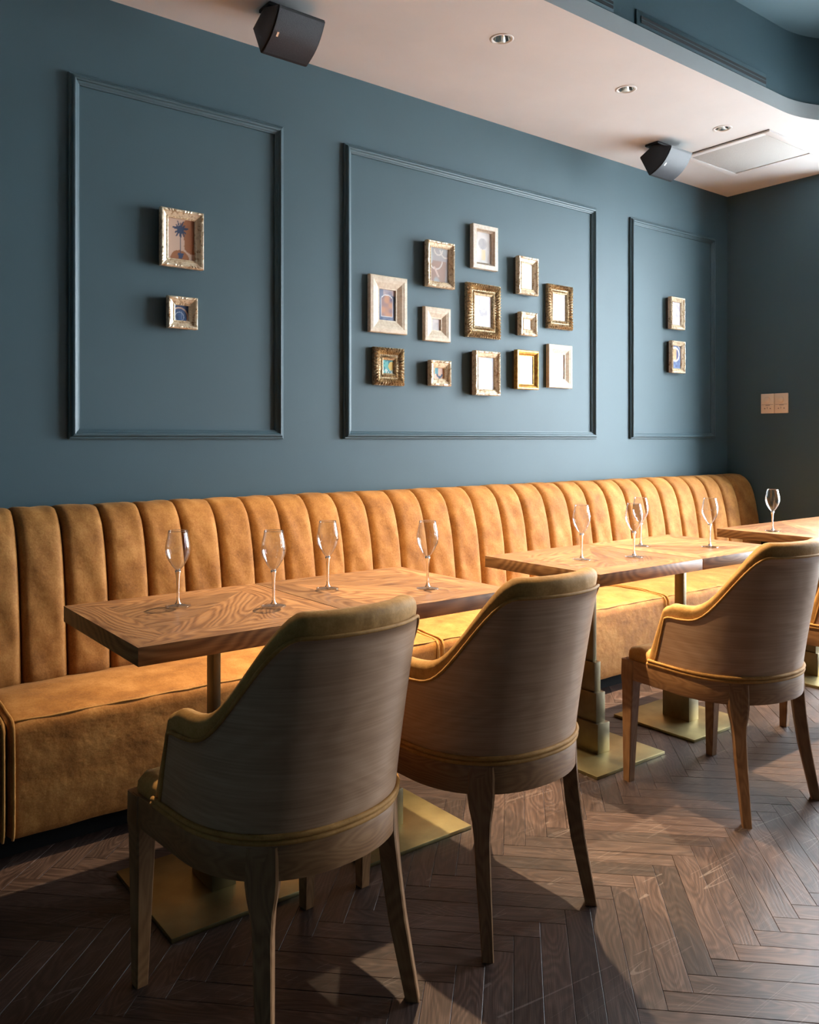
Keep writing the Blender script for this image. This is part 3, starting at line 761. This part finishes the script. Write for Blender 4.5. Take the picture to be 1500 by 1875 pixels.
# ------------------------------------------------------------------ wine glasses
def make_glass():
    g = empty('wine_glass')
    prof = [(.0008, .0995), (.006, .1005), (.0125, .108), (.019, .117), (.026, .129), (.0315, .141), (.0345, .153), (.0350, .162), (.0335, .176), (.0305, .191), (.0275, .2045), (.0262, .212)]
    pts = [(r, z) for r, z in prof]
    inner = [(max(.0006, r - .0009), z + (.0015 if i < 2 else 0)) for i, (r, z) in enumerate(prof)][::-1]
    v, f = lathe(pts + inner, 40); mobj('bowl', v, f, BOWL, g, smooth=True)
    v, f = tube([(.0257 * math.cos(2 * PI * k / 40), .0257 * math.sin(2 * PI * k / 40), .212) for k in range(40)], .0008, 6, closed=True); mobj('rim', v, f, GLASS, g, smooth=True)
    st = [(.0005, .0990), (.0085, .1005), (.0072, .094), (.0056, .084), (.0045, .070), (.0038, .050), (.0036, .030), (.0040, .018), (.0058, .011), (.0085, .0078), (.0085, .0070), (.0005, .0068)]
    v, f = lathe(st, 24); mobj('stem', v, f, GLASS, g, smooth=True)
    ft = [(.0005, .0072), (.010, .0068), (.020, .0048), (.030, .0034), (.0345, .0030), (.0352, .0020), (.0347, .0008), (.0335, .0003), (.0005, .0003)]
    v, f = lathe(ft, 40); mobj('foot', v, f, FOOTG, g, smooth=True)
    return g
GL = [((.916, 2.244), 'tall empty tulip wine glass, leftmost on the left table'), ((1.128, 2.080), 'empty wine glass second from left, near the front edge of the left table'),
      ((1.393, 2.218), 'empty wine glass third from left, near the back of its table'), ((1.640, 2.026), 'empty wine glass fourth from left, above the second chair'),
      ((2.504, 2.145), 'empty wine glass leftmost on the middle table pair'), ((2.726, 2.067), 'empty wine glass standing in front of another glass on the middle tables'),
      ((3.025, 2.259), 'empty wine glass half hidden behind another on the middle tables'), ((3.232, 2.053), 'empty wine glass rightmost on the middle table pair'),
      ((4.035, 2.209), 'lone empty wine glass on the table at the right edge')]
g0 = make_glass()
for i, ((x, y), lab) in enumerate(GL):
    g = g0 if i == 0 else copy_tree(g0)
    g.location = (x, y, TZ); g.rotation_euler = (0, 0, i * 0.7)
    tag(g, lab, 'wine glass', 'empty wine glasses on the tables')

# ------------------------------------------------------------------ chairs
HWID, RYC, RYR = 0.247, 0.00, 0.245
def outline_pt(u, y0):
    """U-shaped plan curve; u 0..1 from left arm front round the back to the right arm front; returns point, outward normal"""
    a = 0.17
    if u < a:
        t = u / a; return Vector((-HWID, y0 + (RYC - y0) * t)), Vector((-1, 0))
    if u > 1 - a:
        t = (u - (1 - a)) / a; return Vector((HWID, RYC + (y0 - RYC) * t)), Vector((1, 0))
    th = PI + PI * (u - a) / (1 - 2 * a)
    e = 0.90
    cx, sy = math.cos(th), math.sin(th)
    p = Vector((HWID * math.copysign(abs(cx) ** e, cx), RYC + RYR * math.copysign(abs(sy) ** e, sy)))
    n = Vector((cx / HWID, sy / RYR)).normalized()
    return p, n
ARM_Z, TOP_Z, SEAT_Z = 0.650, 0.893, 0.447
def back_w(u):
    p, _ = outline_pt(u, .1); return smoothstep(0.02, -0.20, p.y)
def top_z(u):
    p, _ = outline_pt(u, .1)
    base = ARM_Z + 0.018 * smoothstep(0.10, -0.06, p.y) + 0.010 * math.exp(-((p.y - 0.05) / 0.045) ** 2)
    t = max(0.0, min(1.0, (-0.030 - p.y) / 0.177)) ** 1.4
    return base + (TOP_Z - ARM_Z - 0.018) * t * t * (3 - 2 * t)
def shell_pt(u, z, o):
    """o = offset outward"""
    k = max(0.0, min(1.2, (z - SEAT_Z) / (TOP_Z - SEAT_Z)))
    y0 = 0.120 - 0.075 * min(1.0, (z - SEAT_Z) / (ARM_Z - SEAT_Z))
    p, n = outline_pt(u, y0)
    w = back_w(u)
    p = p + n * (o - 0.006 + 0.012 * k * (1 - w))
    return Vector((p.x, p.y - 0.085 * k ** 1.15 * w, z))
def make_chair():
    c = empty('armchair')
    NU = 72
    us = [0.5 - 0.5 * math.cos(PI * i / NU) if False else i / NU for i in range(NU + 1)]
    # upholstered shell: outer skin, rolled top, padded inside
    def section(u, shrink=1.0):
        T = top_z(u); pts = []; th = 0.050 + 0.012 * back_w(u); rr = th / 2
        for k in range(7): pts.append((0.0, SEAT_Z + (T - rr - SEAT_Z) * k / 6))
        for k in range(1, 10):
            a = PI * k / 10; pts.append((0.004 * math.sin(a) - rr + rr * math.cos(a), T - rr + rr * math.sin(a) * 1.0))
        for k in range(7):
            zz = T - rr - (T - rr - SEAT_Z) * k / 6; pts.append((-th - 0.012 * math.sin(PI * k / 6), zz))
        if shrink < 1:
            m = -th / 2; pts = [(m + (o - m) * shrink, SEAT_Z + (z - SEAT_Z) * (1 - (1 - shrink) * 0.10)) for o, z in pts]
        return pts
    rings = []
    for (u, sh, fwd) in [(0, .35, .016), (0, .72, .012), (0, .93, .006)] + [(u, 1, 0) for u in us] + [(1, .93, .006), (1, .72, .012), (1, .35, .016)]:
        ring = []
        for o, z in section(u, sh):
            p = shell_pt(u, z, o); p.y += fwd; ring.append(p)
        rings.append(ring)
    m = len(rings[0]); vs = [p for r in rings for p in r]; fs = []
    for i in range(len(rings) - 1):
        for j in range(m - 1): fs.append((i * m + j, (i + 1) * m + j, (i + 1) * m + j + 1, i * m + j + 1))
    fs.append(tuple(range(m))); fs.append(tuple((len(rings) - 1) * m + j for j in range(m - 1, -1, -1)))
    mobj('upholstery', vs, fs, VELVET_CH, c, smooth=True)
    # veneered outer back panel, slightly proud
    u0, u1 = 0.042, 0.958; NP = 80; NZ = 14; vs, fs, uvs = [], [], []
    arc = 0; prev = None
    for i in range(NP + 1):
        u = u0 + (u1 - u0) * i / NP; T = top_z(u) - 0.048
        b0 = shell_pt(u, SEAT_Z, 0)
        if prev is not None: arc += (b0 - prev).length
        prev = b0
        for j in range(NZ + 1):
            z = SEAT_Z + 0.008 + (T - SEAT_Z - 0.008) * j / NZ
            p = shell_pt(u, z, 0.0050); vs.append(p); uvs.append((arc, z))
    m = NZ + 1; nout = len(vs)
    for i in range(NP):
        for j in range(NZ): fs.append((i * m + j, i * m + j + 1, (i + 1) * m + j + 1, (i + 1) * m + j))
    # rim back to the shell
    border = [i * m + NZ for i in range(NP + 1)]
    for lst in (border, [j for j in range(m)], [NP * m + j for j in range(m)]):
        for a, b in zip(lst, lst[1:]):
            ia = len(vs); 
            for q in (a, b):
                i_, j_ = divmod(q, m); u = u0 + (u1 - u0) * i_ / NP; z = vs[q].z; vs.append(shell_pt(u, z, -0.002)); uvs.append(uvs[q])
            fs.append((a, b, ia + 1, ia))
    mobj('back_panel', vs, fs, BACKWOOD, c, smooth=True, uvs=uvs)
    # piping round the panel
    pts = [shell_pt(u0, SEAT_Z + 0.01 + (top_z(u0) - .048 - SEAT_Z - .01) * j / 8, 0.006) for j in range(8)]
    pts += [shell_pt(u0 + (u1 - u0) * i / NP, top_z(u0 + (u1 - u0) * i / NP) - 0.046, 0.006) for i in range(NP + 1)]
    pts += [shell_pt(u1, SEAT_Z + 0.01 + (top_z(u1) - .048 - SEAT_Z - .01) * j / 8, 0.006) for j in range(7, -1, -1)]
    v, f = tube(pts, .0042, 6); mobj('piping', v, f, PIPE, c, smooth=True)
    for dz, r, oo in ((-.004, .0062, .003), (.0075, .0058, .004)):
        pts = [shell_pt(u, SEAT_Z + dz, oo + .004) for u in [0.0 + i / 70 for i in range(71)]]
        v, f = tube(pts, r, 7); mobj('piping', v, f, PIPE, c, smooth=True)
    # seat rail: closed D-shaped plan
    plan = []
    YF = 0.238
    for i in range(61):
        p, n = outline_pt(i / 60, 0.18); plan.append((p.x, p.y, n.x, n.y))
    front = [(HWID, YF - .02), (HWID - .02, YF), (-HWID + .02, YF), (-HWID, YF - .02)]
    out = [(x, y) for x, y, _, _ in plan] + front
    inn = []
    for (x, y) in out:
        L = math.hypot(x, y); k = max(0, L - .035) / L; inn.append((x * k, y * k))
    n = len(out); z0, z1 = .368, .437; vs = []
    for z, ring in ((z0, out), (z0 + .004, [(x * 1.006, y * 1.006) for x, y in out]), (z1 - .006, [(x * 1.006, y * 1.006) for x, y in out]), (z1, out), (z1, inn), (z0, inn)): vs += [(x, y, z) for x, y in ring]
    fs = [];
    for r in range(6):
        r2 = (r + 1) % 6
        for i in range(n): fs.append((r * n + i, r * n + (i + 1) % n, r2 * n + (i + 1) % n, r2 * n + i))
    # uv: along the rail
    uvs = []; L = 0; al = [0]
    for i in range(1, n): al.append(al[-1] + math.dist(out[i], out[i - 1]))
    for r in range(6): uvs += [(al[i], (vs[r * n + i][2])) for i in range(n)]
    o = mobj('seat_rail', vs, fs, LEGWOOD, c, uvs=uvs, smooth=True)
    try: o.data.set_sharp_from_angle(angle=math.radians(35))
    except Exception: pass
    # seat cushion
    sc_ = [(x * .965, y * .965 - (0 if y < .1 else 0)) for x, y in out]
    vs, fs = [], []
    for k, z in ((1.0, .430), (1.005, .445), (1.0, .462), (.97, .474), (.88, .482), (.6, .487), (.25, .489)): vs += [(x * k, y * k, z) for x, y in sc_]
    for r in range(6):
        for i in range(n): fs.append((r * n + i, r * n + (i + 1) % n, (r + 1) * n + (i + 1) % n, (r + 1) * n + i))
    fs.append(tuple(range(6 * n, 7 * n))); fs.append(tuple(range(n - 1, -1, -1)))
    mobj('seat_cushion', vs, fs, VELVET_CH, c, smooth=True)
    # legs
    def leg(top, foot, sizes, rot, bend):
        """sizes: list of (t, width tangential, width radial), t 0 top .. 1 foot"""
        ca, sa = math.cos(rot), math.sin(rot); vs, fs, uvs = [], [], []
        for t, w, d in sizes:
            s = t ** bend
            cx, cy, cz = top[0] + (foot[0] - top[0]) * s, top[1] + (foot[1] - top[1]) * s, top[2] + (foot[2] - top[2]) * t
            ch = 0.16
            for (a, b) in ((-1, -1 + ch), (-1 + ch, -1), (1 - ch, -1), (1, -1 + ch), (1, 1 - ch), (1 - ch, 1), (-1 + ch, 1), (-1, 1 - ch)):
                lx, ly = a * w / 2, b * d / 2
                vs.append((cx + ca * lx - sa * ly, cy + sa * lx + ca * ly, cz)); uvs.append((cz, lx + ly * .3))
        m = 8
        for i in range(len(sizes) - 1):
            for j in range(m): fs.append((i * m + j, (i + 1) * m + j, (i + 1) * m + (j + 1) % m, i * m + (j + 1) % m))
        fs.append(tuple(range(m))); fs.append(tuple((len(sizes) - 1) * m + j for j in range(m - 1, -1, -1)))
        bmm_o = mobj('leg', vs, fs, LEGWOOD, c, uvs=uvs)
        bmm = bmesh.new(); bmm.from_mesh(bmm_o.data); bmesh.ops.recalc_face_normals(bmm, faces=bmm.faces[:]); bmm.to_mesh(bmm_o.data); bmm.free()
    for s in (-1, 1):
        leg((s * .226, .212, .436), (s * .228, .224, 0), [(0, .050, .056), (.15, .050, .056), (.22, .044, .05), (.5, .038, .042), (1, .027, .030)], 0, 1.0)
        # rear legs: broad shield at the rail, sabre splay outwards
        leg((s * .160, -.172, .434), (s * .188, -.226, 0), [(0, .066, .040), (.16, .066, .040), (.22, .060, .040), (.30, .046, .040), (.40, .039, .040), (.6, .036, .038), (1, .028, .030)], s * math.atan2(.160, .172) , 1.7)
    return c
CH = [((.910, 1.640, 0), math.radians(5.0), 'velvet armchair with brown veneered back, nearest and largest, at left'),
      ((1.524, 1.660, 0), math.radians(1.0), 'velvet armchair with brown veneered back, second from left, between the two table pairs'),
      ((2.648, 1.630, 0), math.radians(-5.0), 'velvet armchair with brown veneered back at right, its left arm and seat corner showing'),
      ((3.655, 1.600, 0), 0.0, 'armchair mostly hidden behind the right-hand armchair, one front leg showing')]
ch0 = make_chair()
for i, (loc, rz, lab) in enumerate(CH):
    c = ch0 if i == 0 else copy_tree(ch0)
    c.location = loc; c.rotation_euler = (0, 0, rz); tag(c, lab, 'chair', 'velvet armchairs facing the banquette')

# ------------------------------------------------------------------ ceiling downlights
def make_downlight():
    d = empty('downlight')
    v, f = lathe([(.037, .002), (.0375, -.002), (.046, -.003), (.050, -.001), (.050, .0008), (.037, .002)], 32); mobj('trim_ring', v, f, WHITE, d, smooth=True)
    v, f = lathe([(.0385, .001), (.036, .012), (.031, .028), (.024, .044), (.019, .052)], 32); mobj('reflector', v, f, CHROME, d, smooth=True)
    v, f = lathe([(.0005, .0525), (.019, .0525)], 24); mobj('lamp_lens', v, f, LAMPGLOW, d)
    v, f = lathe([(.040, .001), (.040, .06), (.0005, .06)], 24); mobj('housing', v, f, COPPER, d, smooth=True)
    return d
d0 = make_downlight()
DLAB = {2.43: 'recessed round ceiling downlight nearest the left speaker', 3.25: 'recessed round ceiling downlight in the middle of the row', 4.07: 'recessed round ceiling downlight beside the ceiling hatch'}
for i, x in enumerate(DL_X):
    d = d0 if i == 0 else copy_tree(d0)
    d.location = (x, DL_Y, CZ)
    tag(d, DLAB.get(x, 'recessed round ceiling downlight above the two left tables, outside the photo'), 'ceiling light', 'recessed downlights over the tables')
    ld = bpy.data.lights.new('downlight_beam', 'SPOT'); ld.energy = SPOT_W[x]; ld.color = SPOT_COL; ld.spot_size = math.radians(64); ld.spot_blend = 1.0; ld.shadow_soft_size = 0.022
    lo = link(bpy.data.objects.new('downlight_beam', ld), d); lo.location = (0, 0, -0.006); lo.rotation_euler = (math.radians(-9), 0, 0)

# ------------------------------------------------------------------ speakers
def make_speaker(x, y, label):
    s = empty('loudspeaker', (x, y, CZ)); tag(s, label, 'loudspeaker', 'black loudspeakers on the ceiling')
    W = 0.205
    box('mount_plate', .012, W - .03, -.012, .075, -.014, 0, SPKBODY, s, .003)
    box('bracket', .05, W - .07, .01, .05, -.03, -.012, SPKBODY, s, .002)
    # pentagonal body in (y,z)
    prof = [(.104, -.066), (.012, -.020), (-.108, -.056)]
    fr = []
    A, B = Vector((-.108, -.056)), Vector((.040, -.186)); nrm = Vector((-(B - A).y, (B - A).x)).normalized()
    if nrm.x > 0: nrm = -nrm
    for k in range(1, 9):
        t = k / 9; p = A.lerp(B, t) + nrm * 0.022 * math.sin(PI * t); fr.append((p.x, p.y))
    body = prof + fr + [(.040, -.186)]
    n = len(body)
    vs = [(0, a, b) for a, b in body] + [(W, a, b) for a, b in body]
    fs = [tuple(range(n)), tuple(range(2 * n - 1, n - 1, -1))] + [(i, (i + 1) % n, n + (i + 1) % n, n + i) for i in range(n)]
    b = bmesh.new(); bv = [b.verts.new(v) for v in vs]
    for f in fs: b.faces.new([bv[i] for i in f])
    bmesh.ops.recalc_face_normals(b, faces=b.faces[:])
    bmesh.ops.bevel(b, geom=[e for e in b.edges if e.calc_face_angle(0) > .6], offset=.004, segments=2, affect='EDGES')
    bobj('cabinet', b, SPKBODY, s, autosmooth=30)
    # grille: curved sheet on the front
    vs, fs = [], []
    K = 14
    for k in range(K + 1):
        t = .05 + .88 * k / K; p = A.lerp(B, t) + nrm * (0.022 * math.sin(PI * t) + .0022)
        vs += [(.006, p.x, p.y), (W - .006, p.x, p.y)]
    for k in range(K): fs.append((2 * k, 2 * k + 1, 2 * k + 3, 2 * k + 2))
    g = mobj('grille', vs, fs, SPKGRILL, s, smooth=True)
    t = .50; p = A.lerp(B, t) + nrm * (0.022 * math.sin(PI * t) + .0035); tg = (B - A).normalized()
    v = []
    for (dx, dt) in ((0.022, -.009), (.030, -.009), (.030, .009), (.022, .009)): v.append((dx, p.x + tg.x * dt, p.y + tg.y * dt))
    mobj('badge', v, [(0, 1, 2, 3)], SILVER, g)
    return s
make_speaker(1.505, 2.842, 'black wedge loudspeaker on the ceiling above the left wall panel')
make_speaker(3.935, 2.842, 'black wedge loudspeaker on the ceiling beside the access hatch')

# ------------------------------------------------------------------ ceiling hatch
h = empty('ceiling_hatch', (4.56, 2.635, CZ)); tag(h, 'square cream access hatch set in the ceiling near the corner', 'ceiling hatch')
hx, hy = .28, .275
for (x0, x1, y0, y1) in ((-hx, hx, -hy, -hy + .04), (-hx, hx, hy - .04, hy), (-hx, -hx + .04, -hy + .04, hy - .04), (hx - .04, hx, -hy + .04, hy - .04)):
    box('hatch_frame', x0, x1, y0, y1, -.011, 0, CREAM, h, .002)
box('hatch_gap', -hx - .006, -hx, -hy, hy, -.002, 0, VENTBLK, h); box('hatch_gap', -hx, hx, hy, hy + .003, -.002, 0, VENTBLK, h)
box('hatch_panel', -hx + .045, hx - .045, -hy + .045, hy - .045, -.008, 0, GRILLEW, h, .001)

# ------------------------------------------------------------------ slot vents on the bulkhead face
def vent(x0, x1, label):
    v = empty('air_vent', ((x0 + x1) / 2, SOFY + .012, 2.985)); tag(v, label, 'air vent', 'linear slot vents in the bulkhead')
    w = (x1 - x0) / 2
    box('vent_frame', -w, w, -.006, 0, -.012, .052, TEAL, v, .001)
    for z in (.001, .018): box('slot', -w + .03, w - .004, -.0085, -.0055, z, z + .013, VENTBLK, v)
    box('vane', -w + .03, w - .004, -.0095, -.0055, .0140, .0180, TEALTRIM, v)
vent(2.914, 3.950, 'long black linear slot vent in the teal bulkhead')
vent(1.72, 2.762, 'linear slot vent in the bulkhead cut off by the top of the photo')

# ------------------------------------------------------------------ double wall switch
s = empty('wall_switch', (RX, 2.857, 1.451)); tag(s, 'beige double dimmer switch on the dark right-hand wall', 'light switch')
for k in (-1, 1):
    y0, y1 = (k * .047 - .0455, k * .047 + .0455)
    p = box('switch_plate', -.011, 0, y0, y1, -.065, .065, IVORY, s, .003)
    v, f = lathe([(.0005, .010), (.018, .010), (.0205, .007), (.021, 0)], 28)
    v = [(-.011 - z, k * .047 + a, b + .024) for a, b, z in v]
    mobj('dimmer_knob', v, f, IVORY, p, smooth=True)
    box('switch_groove', -.0114, -.0105, y0 + .006, y1 - .006, -.008, -.006, IVORYD, p)
    box('switch_groove', -.0114, -.0105, k * .047 - .018, k * .047 + .012, -.013, -.0095, IVORYD, p)
    for dy in (-.02, .018): box('switch_mark', -.0114, -.0105, k * .047 + dy - .004, k * .047 + dy + .004, -.036, -.030, IVORYD, p)
    box('switch_mark', -.0114, -.0105, k * .047 + .0, k * .047 + .003, -.036, -.022, IVORYD, p)
